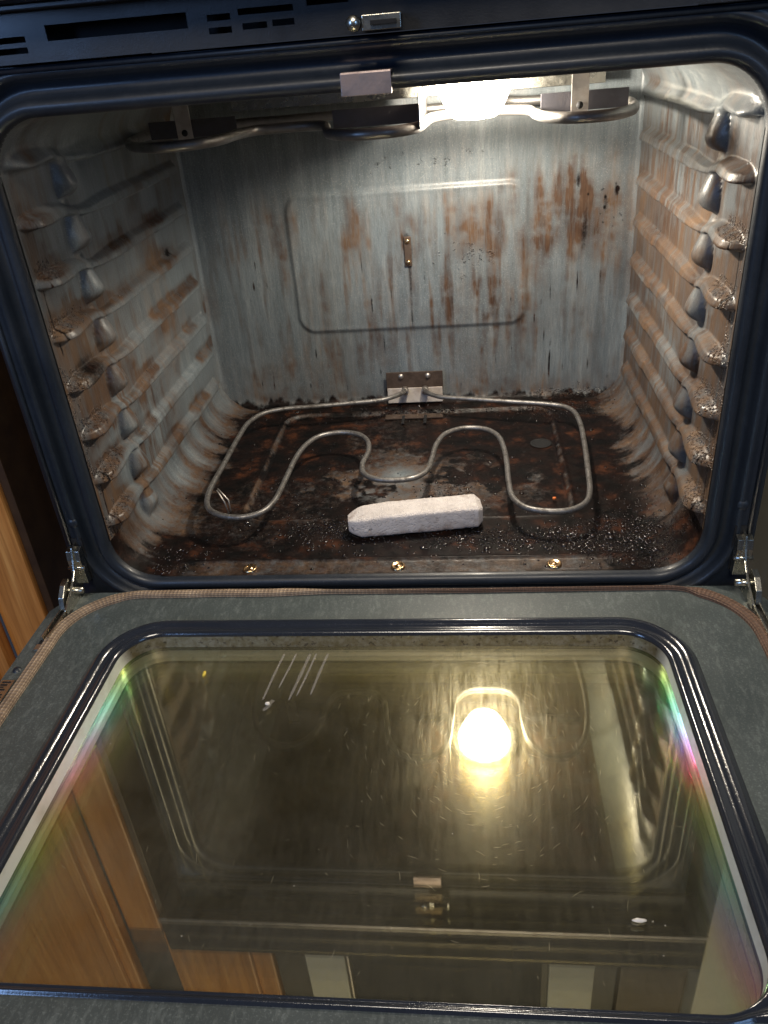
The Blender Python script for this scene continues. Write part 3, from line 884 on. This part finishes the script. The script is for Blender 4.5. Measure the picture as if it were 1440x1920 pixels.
# rear support bar, catching the lamp light
bm = bmesh.new(); add_box(bm, -0.205, 0.245, 0.405, 0.407, 0.412, 0.428)
bm_obj("support_bar", bm, M_zinc, br, bevel=0.0006)
# baffle plates inside each loop, with the hanger straps
for (xa, xb, yy, xs0) in ((-0.262, -0.165, 0.262, -0.222), (-0.056, 0.036, 0.235, None), (0.156, 0.242, 0.235, 0.194)):
    bm = bmesh.new(); add_box(bm, xa, xb, yy, yy + 0.0015, ZB - 0.001, ZB + 0.0165)
    bf = bm_obj("baffle_plate", bm, M_baffle, br, bevel=0.0005)
    if xs0 is None:
        bm = bmesh.new(); add_box(bm, xb + 0.0002, xb + 0.0017, yy - 0.07, yy + 0.11, ZB - 0.001, ZB + 0.030)  # plate added to keep lamp light off the upper left of the cavity
        bm_obj('lamp_block_plate', bm, M_broil, br, bevel=0.0005)
    if xs0 is not None:
        bm = bmesh.new(); add_box(bm, xs0 - 0.0085, xs0 + 0.0085, yy - 0.004, yy - 0.0025, ZB - 0.002, H)
        hs = bm_obj("hanger_strap", bm, M_steel, br, bevel=0.0005)
        lathe("strap_bolt", [(0.0, -0.002), (0.003, -0.0018), (0.0034, 0.0)], M_dark, hs, (xs0, yy - 0.0041, ZB + 0.004), 'Y', 16, False)

# ---- lamp
lmp = empty("oven_lamp", (0, 0, 0)); lmp.parent = oven
LX, LY = 0.090, 0.225
t = NT("lit_lamp_glass")
t.t.nodes.remove(t.b)
tr = t.n('ShaderNodeBsdfTransparent'); tr.inputs[0].default_value = (0.85, 0.85, 0.82, 1)
em = t.n('ShaderNodeEmission'); em.inputs[0].default_value = (1.0, 0.88, 0.70, 1); em.inputs[1].default_value = 14.0
ad = t.n('ShaderNodeAddShader'); t.l(tr.outputs[0], ad.inputs[0]); t.l(em.outputs[0], ad.inputs[1]); t.l(ad.outputs[0], t.out.inputs[0])
lathe("lamp_cover", [(0.042, 0.441), (0.038, 0.430), (0.031, 0.414), (0.026, 0.404), (0.020, 0.4005), (0.010, 0.3992), (0.0, 0.399)], t.m, lmp, (LX, LY, 0), 'Z', 40, False)
pb = bpy.data.lights.new("lamp_bulb", 'POINT'); pb.energy = 8.2; pb.color = (1.0, 0.90, 0.77); pb.shadow_soft_size = 0.011
pbo = bpy.data.objects.new("lamp_bulb", pb); COL.objects.link(pbo); pbo.location = (LX, LY, 0.417); pbo.parent = lmp
lathe("lamp_collar", [(0.036, 0.4428), (0.052, 0.4428), (0.052, 0.439), (0.047, 0.4375), (0.0405, 0.439)], M_zinc, lmp, (LX, LY, 0), 'Z', 40, False)

# ------------------------------------------------------------------ DOOR (opened flat)
door = empty("oven_door", (0, 0, 0)); door.parent = oven
DX0, DX1, DY0, DY1, DR = -0.277, 0.266, -0.442, -0.072, 0.058
# inner panel from the rim outwards to the door edge
P3, N3 = rrect(DX0, DX1, DY0, DY1, DR, 16, 40)
zr_, zg_ = -0.002, -0.020
# panel sheet: flat ring between the rim and the chamfered outline, then its edge
near3 = sst(-0.6, -0.95, N3[:, 1])
qi = P3 + N3 * (0.0015 - 0.0155 * near3)[:, None]
ch = 0.022
outl = [(-0.358, -0.56), (0.358, -0.56), (0.358, -0.052), (0.358 - ch * 0.75, -0.0205), (-0.358 + ch * 0.75, -0.0205), (-0.358, -0.052)]
bm = bmesh.new()
vi = [bm.verts.new((x, y, -0.0056)) for x, y in qi]
vo = [bm.verts.new((x, y, -0.0056)) for x, y in outl]
eds = [bm.edges.new((v[k], v[(k + 1) % len(v)])) for v in (vi, vo) for k in range(len(v))]
bmesh.ops.triangle_fill(bm, use_beauty=True, use_dissolve=False, edges=eds)
for (z_a, z_b, e_a, e_b) in ((-0.0056, -0.0078, 0.0, 0.0016), (-0.0078, -0.0540, 0.0016, 0.0016)):
    ra = [bm.verts.new((x + math.copysign(e_a, x), y + (e_a if y > -0.5 else -e_a) * (1 if abs(y + 0.052) > 1e-6 else 0), z_a)) for x, y in outl]
    rb = [bm.verts.new((x + math.copysign(e_b, x), y + (e_b if y > -0.5 else -e_b) * (1 if abs(y + 0.052) > 1e-6 else 0), z_b)) for x, y in outl]
    for k in range(len(outl)):
        bm.faces.new((ra[k], ra[(k + 1) % 6], rb[(k + 1) % 6], rb[k]))
bmesh.ops.remove_doubles(bm, verts=bm.verts, dist=1e-6)
bmesh.ops.recalc_face_normals(bm, faces=bm.faces)
bm_obj("inner_panel", bm, M_panel, door)
bm = bmesh.new(); add_box(bm, -0.356, 0.356, -0.558, -0.024, -0.066, -0.0545)
bm_obj("outer_shell", bm, M_black, door, bevel=0.002)
# raised glossy rim
rp = [(0.004, -0.0057), (0.0015, -0.0040), (-0.0015, -0.0008), (-0.004, 0.0006), (-0.0065, 0.0004), (-0.009, -0.0018), (-0.0115, -0.0035), (-0.014, -0.0030), (-0.0165, -0.0016), (-0.019, -0.0022), (-0.0205, -0.0050), (-0.0208, -0.0075)]
rows = []
near_ = sst(-0.6, -0.95, N3[:, 1])
for o_, z_ in rp:
    of = o_ * (1 - near_) + near_ * (-0.0208 + (o_ + 0.0208) * 0.28)
    z_ = z_ * (1 - near_) + near_ * (-0.0056 + (z_ + 0.0056) * 0.35)
    q = P3 + N3 * of[:, None]
    rows.append(np.stack([q[:, 0], q[:, 1], z_], -1))
rim = grid_mesh("window_rim", np.stack(rows, 1), M_rim, door, closed=True, flip=False)
# bright inner wall under the rim down to the first pane and the spacer between the panes
t = NT("rim_wall_metal")
pl = t.coord(); sx_ = t.n('ShaderNodeSeparateXYZ'); t.l(pl, sx_.inputs[0])
far_ = t.ramp(t.math('ADD', sx_.outputs[1], 0.5), [(0.375, 0.0), (0.39, 1.0)])
gk_ = t.noise(pl, 180, 3, 0.7)
wd_ = t.noise(pl, 35, 4, 0.6)
c = t.mix(t.ramp(wd_, [(0.45, 0.0), (0.75, 0.5)]), (0.84, 0.84, 0.80), (0.45, 0.40, 0.30))
c = t.mix(t.math('MULTIPLY', far_, t.ramp(gk_, [(0.35, 0.88), (0.6, 1.0)])), c, (0.13, 0.105, 0.055))  # far side darkened in the colour, as shade where it faces away from the lamp
c = t.mix(t.math('MULTIPLY', far_, t.ramp(t.noise(pl, 260, 2), [(0.60, 0.0), (0.66, 0.8)])), c, (0.03, 0.018, 0.01))
t.set(Base_Color=c, Roughness=0.35, Metallic=0.2)
M_rimwall = t.m
def ring_wall(name, prof, mat):
    rows = []
    for o_, z_ in prof:
        q = P3 + N3 * o_
        rows.append(np.stack([q[:, 0], q[:, 1], np.full(len(q), z_)], -1))
    return grid_mesh(name, np.stack(rows, 1), mat, door, closed=True)
ring_wall("rim_wall", [(-0.0208, -0.0060), (-0.0212, -0.0125), (-0.0216, -0.0181)], M_rimwall)
ring_wall("pane_spacer", [(-0.0222, -0.0217), (-0.0225, -0.030), (-0.0226, -0.0348)], M_spacer)
ring_wall('pane_spacer', [(-0.0226, -0.0382), (-0.0228, -0.045), (-0.0230, -0.0505)], M_spacer)


def pane(name, off, z0, z1, mat):
    q = P3 + N3 * off
    bm = bmesh.new()
    a = [bm.verts.new((x, y, z1)) for x, y in q]; b = [bm.verts.new((x, y, z0)) for x, y in q]
    bm.faces.new(a); bm.faces.new(b[::-1])
    n = len(a)
    for i in range(n): bm.faces.new((a[i], b[i], b[(i + 1) % n], a[(i + 1) % n]))
    bmesh.ops.recalc_face_normals(bm, faces=bm.faces)
    return bm_obj(name, bm, mat, door)


g1 = pane("window_glass", -0.0212, -0.0215, -0.0182, M_glass)
tag(g1, "smeared coated window glass reflecting the oven lamp")
pane("middle_glass", -0.0222, -0.0380, -0.0350, M_glass1)
pane("outer_glass", -0.0225, -0.0530, -0.0508, M_glass2)

# gasket: flat woven ribbon around the door
P4, N4 = rrect(-0.334, 0.334, -0.62, -0.026, 0.072, 18, 120)
gp = [(0.006, -0.0055), (0.0062, -0.0030), (0.0045, -0.0012), (0.0, -0.0006), (-0.0045, -0.0012), (-0.0062, -0.0030), (-0.006, -0.0055)]
keep = P4[:, 1] > -0.556
# order so the kept run is continuous
idx = np.where(keep)[0]
P5, N5 = P4[idx], N4[idx]
br_ = np.where(np.linalg.norm(np.diff(P5, axis=0), axis=1) > 0.05)[0]
if len(br_):
    k = br_[0] + 1
    P5 = np.vstack([P5[k:], P5[:k]]); N5 = np.vstack([N5[k:], N5[:k]])
# resample finely
d_ = np.r_[0, np.cumsum(np.linalg.norm(np.diff(P5, axis=0), axis=1))]
sN = np.linspace(0, d_[-1], 900)
P5 = np.stack([np.interp(sN, d_, P5[:, 0]), np.interp(sN, d_, P5[:, 1])], -1)
N5 = np.stack([np.interp(sN, d_, N5[:, 0]), np.interp(sN, d_, N5[:, 1])], -1)
rows = []; aR = []; aG = []; aB = []
# worn and sagging places narrow the ribbon along the rear edge
rear = sst(-0.034, -0.028, P5[:, 1])
wid = 1.0 - 0.55 * rear * sst(-0.12, -0.06, P5[:, 0]) - 0.25 * rear
wid = wid * (1 + 0.12 * (fbm(sN, sN * 0, 25, 1, 5, 3) - 0.5))
for j, (o_, z_) in enumerate(gp):
    wob = 0.0020 * (fbm(sN, sN * 0, 12, 1, 6, 2) - 0.5)
    o2 = o_ * wid + wob
    q = P5 + N5 * o2[:, None]
    rows.append(np.stack([q[:, 0], q[:, 1], np.full(len(q), z_)], -1))
    aR.append(sN / d_[-1]); aG.append(np.full(len(sN), j / 6.0)); aB.append(0.9 * sst(0.08, -0.10, P5[:, 0]) + 0.05)
gk = grid_mesh("door_gasket", np.stack(rows, 1), M_gasket, door, (np.stack(aR, 1), np.stack(aG, 1), np.stack(aB, 1)))

# door hinges
for sx in (-1, 1):
    hx_ = sx * 0.335
    hg = empty("door_hinge", (hx_, -0.02, 0)); hg.parent = door
    def hb(name, pts, wd, mat):
        """a plate with an outline in the y-z plane, wd thick in x"""
        bm = bmesh.new()
        a = [bm.verts.new((-wd / 2, y, z)) for y, z in pts]; b = [bm.verts.new((wd / 2, y, z)) for y, z in pts]
        bm.faces.new(a); bm.faces.new(b[::-1]); n = len(a)
        for i in range(n): bm.faces.new((a[i], b[i], b[(i + 1) % n], a[(i + 1) % n]))
        bmesh.ops.recalc_face_normals(bm, faces=bm.faces)
        return bm_obj(name, bm, mat, hg, bevel=0.0004)
    arm = [(0.014, 0.050), (0.004, 0.048), (0.0, 0.036), (-0.004, 0.026), (-0.012, 0.018), (-0.024, 0.010), (-0.040, 0.002), (-0.040, -0.008),
           (-0.006, -0.010), (0.006, 0.004), (0.012, 0.016), (0.012, 0.030), (0.014, 0.040)]
    hb("hinge_arm", arm, 0.0022, M_zinc)
    o = hb("hinge_claw", [(-0.012, 0.022), (-0.022, 0.020), (-0.032, 0.011), (-0.036, -0.002), (-0.030, -0.005), (-0.022, 0.004), (-0.014, 0.008), (-0.008, 0.012)], 0.0055, M_zinc)
    o.location.x = -sx * -0.006
    o = hb("hinge_plate", [(0.012, 0.046), (0.004, 0.044), (0.002, 0.034), (0.004, 0.004), (0.012, 0.004)], 0.0145, M_zinc)
    lathe("hinge_rivet", [(0.0, -0.0105), (0.0035, -0.010), (0.0035, 0.010), (0.0, 0.0105)], M_zinc, hg, (0, -0.014, 0.008), 'X', 16, False)
    lathe("hinge_pin", [(0.0, -0.009), (0.0025, -0.009), (0.0025, 0.009), (0.0, 0.009)], M_zinc, hg, (0, 0.004, 0.024), 'X', 14, False)
    # slot in the door with the lever inside
    bm = bmesh.new(); add_box(bm, 0.004 * sx - 0.006, 0.004 * sx + 0.006, -0.085, -0.030, -0.0054, -0.0046)
    bm_obj("hinge_slot", bm, M_dark, hg)
    for dx in (-0.003, 0.003):
        bm = bmesh.new(); add_box(bm, 0.004 * sx + dx - 0.0008, 0.004 * sx + dx + 0.0008, -0.080, -0.032, -0.0045, 0.0005)
        bm_obj("hinge_rail", bm, M_zinc, hg, bevel=0.0003)
    bm = bmesh.new(); add_box(bm, 0.004 * sx - 0.006, 0.004 * sx + 0.006, -0.094, -0.086, -0.0054, -0.003)
    bm_obj("slot_lip", bm, M_zinc, hg, bevel=0.0006)
    frame_slot = box("hinge_socket", (hx_ - 0.0085, hx_ + 0.0085, -0.0062, -0.0052, 0.004, 0.054), M_dark, oven, 0.0003)
for (xx, yy) in ((-0.349, -0.140), (0.322, -0.052)):
    lathe("door_screw", [(0.0, 0.0026), (0.0025, 0.0022), (0.0042, 0.0)], M_zinc if xx > 0 else M_frame, door, (xx, yy, -0.0056), 'Z', 18, False)
# small metal spec plate at the left edge of the door
bm = bmesh.new(); add_box(bm, -0.3555, -0.3425, -0.205, -0.155, -0.0056, -0.0040)
sp_ = bm_obj("spec_plate", bm, M_zinc, door, bevel=0.0005)
rng = random.Random(3)
bm = bmesh.new()
yy = -0.202
while yy < -0.158:
    w = rng.uniform(0.0012, 0.0028)
    add_box(bm, -0.3535, -0.3535 + rng.uniform(0.004, 0.009), yy, yy + w * 0.6, -0.0040, -0.0036)
    yy += w + 0.001
bm_obj("plate_engraving", bm, M_dark, sp_)

# white drip runs on the glass
M_drip = NT("dried_drip")
M_drip.set(Base_Color=(0.62, 0.58, 0.58), Roughness=0.45, Alpha=0.15)
drips = [((-0.102, -0.104), (-0.110, -0.165), 0.0012), ((-0.100, -0.165), (-0.1065, -0.178), 0.0022), ((-0.0905, -0.104), (-0.098, -0.150), 0.0010),
         ((-0.077, -0.104), (-0.086, -0.165), 0.0016), ((-0.071, -0.104), (-0.080, -0.160), 0.0011), ((-0.060, -0.104), (-0.068, -0.158), 0.0014)]
for (x0, y0), (x1, y1), w in drips:
    pts = [(x0 + (x1 - x0) * t_ + 0.0002 * math.sin(5 * t_ + x0 * 900), y0 + (y1 - y0) * t_, -0.0181) for t_ in [i / 12 for i in range(13)]]
    tube("glass_drip", pts, lambda s, w=w: w * (0.55 + 0.45 * math.sin(math.pi * min(1, s * 0.9 + .1)) + 0.15 * math.sin(17 * s)), M_drip.m, g1, 8, flat=0.12)
# fine scratches in the coating, and pale strokes drawn as lamp glints
M_scr = NT("scratch_glint"); M_scr.set(Base_Color=(0.42, 0.38, 0.26), Roughness=0.4, Metallic=0.3)
rng = random.Random(12)
bm = bmesh.new()
def scratch_glint(bm, x, y, a, ln, wd):
    dx, dy = math.cos(a), math.sin(a)
    cs = []
    n = 5; bend = rng.uniform(-0.25, 0.25)
    L = []; Rr = []
    for i in range(n + 1):
        s = i / n - 0.5
        px, py = x + dx * ln * s - dy * ln * bend * s * s, y + dy * ln * s + dx * ln * bend * s * s
        w = wd * (1 - (2 * s) ** 2) + 0.00002
        L.append(bm.verts.new((px - dy * w, py + dx * w, -0.01815))); Rr.append(bm.verts.new((px + dy * w, py - dx * w, -0.01815)))
    for i in range(n): bm.faces.new((L[i], L[i + 1], Rr[i + 1], Rr[i]))
for k in range(340):
    x = rng.uniform(-0.24, 0.235); y = rng.uniform(-0.40, -0.12)
    # strokes circle the lamp's reflection, standing in for its ring of glints
    if k < 260:
        aa = rng.uniform(0, 6.283); rd = abs(rng.gauss(0.055, 0.035)) + 0.012
        x = 0.087 + rd * math.cos(aa); y = -0.215 + rd * 1.15 * math.sin(aa)
    if not (-0.245 < x < 0.235 and -0.41 < y < -0.11): continue
    a = math.radians(rng.gauss(95, 14)) if rng.random() < 0.75 else math.radians(rng.uniform(0, 180))
    if k < 260: a = aa + math.pi / 2 + rng.gauss(0, 0.22)
    scratch_glint(bm, x, y, a, rng.uniform(0.0015, 0.009), rng.uniform(0.00002, 0.00006))
scr = bm_obj("scratches_and_glints", bm, M_scr.m, g1); scr['kind'] = 'stuff'

# ------------------------------------------------------------------ pumice cleaning bar on the oven floor
def pumice():
    n, m = 150, 64
    L, Wd, Hh = 0.150, 0.036, 0.026
    t = np.r_[0, np.linspace(0.0002, 0.9998, n - 2), 1]; a = np.linspace(0, 2 * np.pi, m, endpoint=False)
    T, A = np.meshgrid(t, a, indexing='ij')
    # superellipse cross-section with rounded (bullet) left end and blunt right end
    ex = 8.0
    ca, sa = np.cos(A), np.sin(A)
    rr = (np.abs(ca) ** ex + np.abs(sa) ** ex) ** (-1 / ex)
    xl = T * L
    endl = np.clip((0.017 - xl) / 0.017, 0, 1); kl = 1 - 0.30 * endl - 0.25 * endl ** 3
    kl = np.where(xl <= 0, 0.0, kl)
    endr = np.clip((xl - (L - 0.006)) / 0.006, 0, 1); kr = (1 - 0.35 * endr)
    kr = np.where(endr >= 1, 0.0, kr)
    vert = np.minimum(1, 0.35 + 0.65 * kl) * kr
    vert = np.where(xl <= 0, 0.0, vert)
    k = kl * kr
    yv = ca * rr * Wd / 2 * k
    zv = sa * rr * Hh / 2 * vert
    n_ = (fbm(xl * 1 + 3, A * 0.02, 300, 300, 90, 3) - 0.5) * 0.0012 + (fbm(xl, A * 0.02 + 4, 90, 90, 91, 3) - 0.5) * 0.0015
    yv = yv * (1 + 0.6 * n_ / 0.018); zv = zv * (1 + 0.6 * n_ / 0.013)
    # one corner worn
    zv = zv - np.where(zv > 0, 1, 0) * 0.0035 * sst(0.30, 0.0, T)
    P = np.stack([xl - L / 2, yv, zv + Hh / 2], -1)
    return P
P = pumice()
t = NT("pumice_stone")
pl = t.coord()
pit = t.voro(pl, 420)
w = t.noise(pl, 50, 5, 0.7)
c = t.mix(t.ramp(w, [(0.35, 0.0), (0.7, 1.0)]), (0.62, 0.575, 0.555), (0.50, 0.455, 0.435))
c = t.mix(t.ramp(t.noise(pl, 38, 3, 0.6), [(0.60, 0.0), (0.76, 0.7)]), c, (0.16, 0.08, 0.04))
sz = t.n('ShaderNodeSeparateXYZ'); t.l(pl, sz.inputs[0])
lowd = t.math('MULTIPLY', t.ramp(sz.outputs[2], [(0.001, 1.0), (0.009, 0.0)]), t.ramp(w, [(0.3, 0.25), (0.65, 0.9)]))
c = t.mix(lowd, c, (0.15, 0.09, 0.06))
c = t.mix(t.ramp(t.noise(t.coord((1, 3, 1)), 22, 4, 0.7), [(0.52, 0.0), (0.7, 0.45)]), c, (0.34, 0.30, 0.29))
h = t.math('ADD', t.ramp(pit.outputs['Distance'], [(0.0, 0.0), (0.5, 1.0)]), t.math('MULTIPLY', t.noise(pl, 900, 3, 0.7), 0.7))
t.set(Base_Color=c, Roughness=0.95, Normal=t.bump(h, 0.8, 0.0009))
pu = grid_mesh("pumice_bar", P.transpose(1, 0, 2), t.m, None, closed=True)
pu.location = (0.0145, 0.090, 0.0015)
pu.rotation_euler = (0, 0, math.radians(7.5))
tag(pu, "pale pinkish pumice cleaning bar lying on the burnt oven floor", "pumice stone")

# crumbs
def crumb(name, loc, size, mat, label, seed):
    bm = bmesh.new()
    bmesh.ops.create_icosphere(bm, subdivisions=2, radius=1.0)
    rg = random.Random(seed)
    for v in bm.verts:
        k = 1 + rg.uniform(-0.25, 0.25)
        v.co = Vector((v.co.x * size[0] * k, v.co.y * size[1] * k, v.co.z * size[2] * k))
    o = bm_obj(name, bm, mat, None, smooth=True)
    o.location = loc
    tag(o, label, "crumb")
    return o
M_cy = mat_plain("yellow_crumb", (0.75, 0.60, 0.08), (0.6, 0.42, 0.05), 0.5, 300)
M_cw = mat_plain("white_crumb", (0.75, 0.72, 0.70), (0.6, 0.56, 0.5), 0.6, 300)
M_co = mat_plain("orange_crumb", (0.8, 0.22, 0.05), (0.6, 0.15, 0.03), 0.5, 300)
crumb("food_crumb", (-0.172, -0.133, -0.0165), (0.0016, 0.0042, 0.0014), M_cy, "bright yellow crumb near the far left of the door glass", 1)
crumb("food_crumb", (-0.104, -0.171, -0.0165), (0.0022, 0.0020, 0.0012), M_cw, "white round crumb at the end of the drips on the glass", 2)
crumb("food_crumb", (0.178, -0.360, -0.0168), (0.0042, 0.0014, 0.0012), M_cw, "pale sliver crumb low on the right of the door glass", 3)
crumb("food_crumb", (0.1745, 0.148, -0.001), (0.0022, 0.0018, 0.0022), M_co, "tiny orange crumb on the dark floor by the element's right loop", 4)
crumb("food_crumb", (0.0405, 0.150, -0.001), (0.0022, 0.003, 0.003), M_bracket, "charred black crumb on the floor behind the pumice bar", 5)

# ------------------------------------------------------------------ surroundings
cab = tag(empty("wooden_cabinet", (-0.45, 0, 0)), "warm brown wooden cabinet standing left of the oven with a vertical groove", "cabinet")
def cbox(name, b, mat, bev=0.002):
    o = box(name, (b[0] + 0.45, b[1] + 0.45, *b[2:]), mat, cab, bev)
    return o
cbox("face_stile", (-0.455, -0.402, 0.0, 0.55, -0.75, 0.615), M_wood, 0.003)
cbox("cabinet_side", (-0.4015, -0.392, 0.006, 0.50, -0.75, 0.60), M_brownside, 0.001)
cbox("cabinet_door", (-0.90, -0.4555, -0.018, 0.0, -0.75, 1.15), M_wood, 0.004)
cbox("door_moulding", (-0.49, -0.472, -0.026, -0.0185, -0.70, 1.1), M_wood, 0.003)
box("oven_side", (-0.347, -0.345, 0.40, 0.56, -0.3, 0.60), M_dark, oven, 0.0003)

mwv = tag(empty("microwave", (0.02, 0, 0.605)), "black built-in microwave above the oven, seen only as a dark reflection low in the glass", "microwave")
def mbox(name, b, mat, bev=0.002):
    return box(name, (b[0] - 0.02, b[1] - 0.02, b[2], b[3], b[4] - 0.605, b[5] - 0.605), mat, mwv, bev)
mbox("body", (-0.235, 0.275, 0.0, 0.35, 0.605, 0.95), M_black)
mbox("glass_door", (-0.115, 0.165, -0.012, -0.001, 0.612, 0.94), M_rim)
mbox("side_panel", (-0.185, -0.125, -0.010, -0.001, 0.612, 0.94), M_wall)
mbox("side_panel", (0.175, 0.24, -0.010, -0.001, 0.612, 0.94), M_wall)
mbox("trim_strip", (-0.12, -0.117, -0.016, -0.001, 0.608, 0.94), M_steel, 0.0005)
fr = tag(empty("cabinet_frame", (0, 0, 0)), "wooden face frame round the microwave above the oven, seen in the glass", "cabinet frame")
box("frame_stile", (-0.400, -0.238, -0.004, 0.03, 0.617, 1.1), M_wood, fr, 0.003)
box("frame_moulding", (-0.285, -0.268, -0.012, -0.0045, 0.617, 1.1), M_wood, fr, 0.003)
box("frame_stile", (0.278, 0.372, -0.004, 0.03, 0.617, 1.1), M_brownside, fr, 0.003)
wl = box("wall", (0.376, 0.60, -0.030, 0.55, -0.80, 1.2), M_wall, None, 0.003); tag(wl, None, None, "structure")
fl = box("floor", (-2.5, 2.5, -3.0, 0.6, -0.83, -0.80), M_floor, None, 0.0); tag(fl, None, None, "structure")
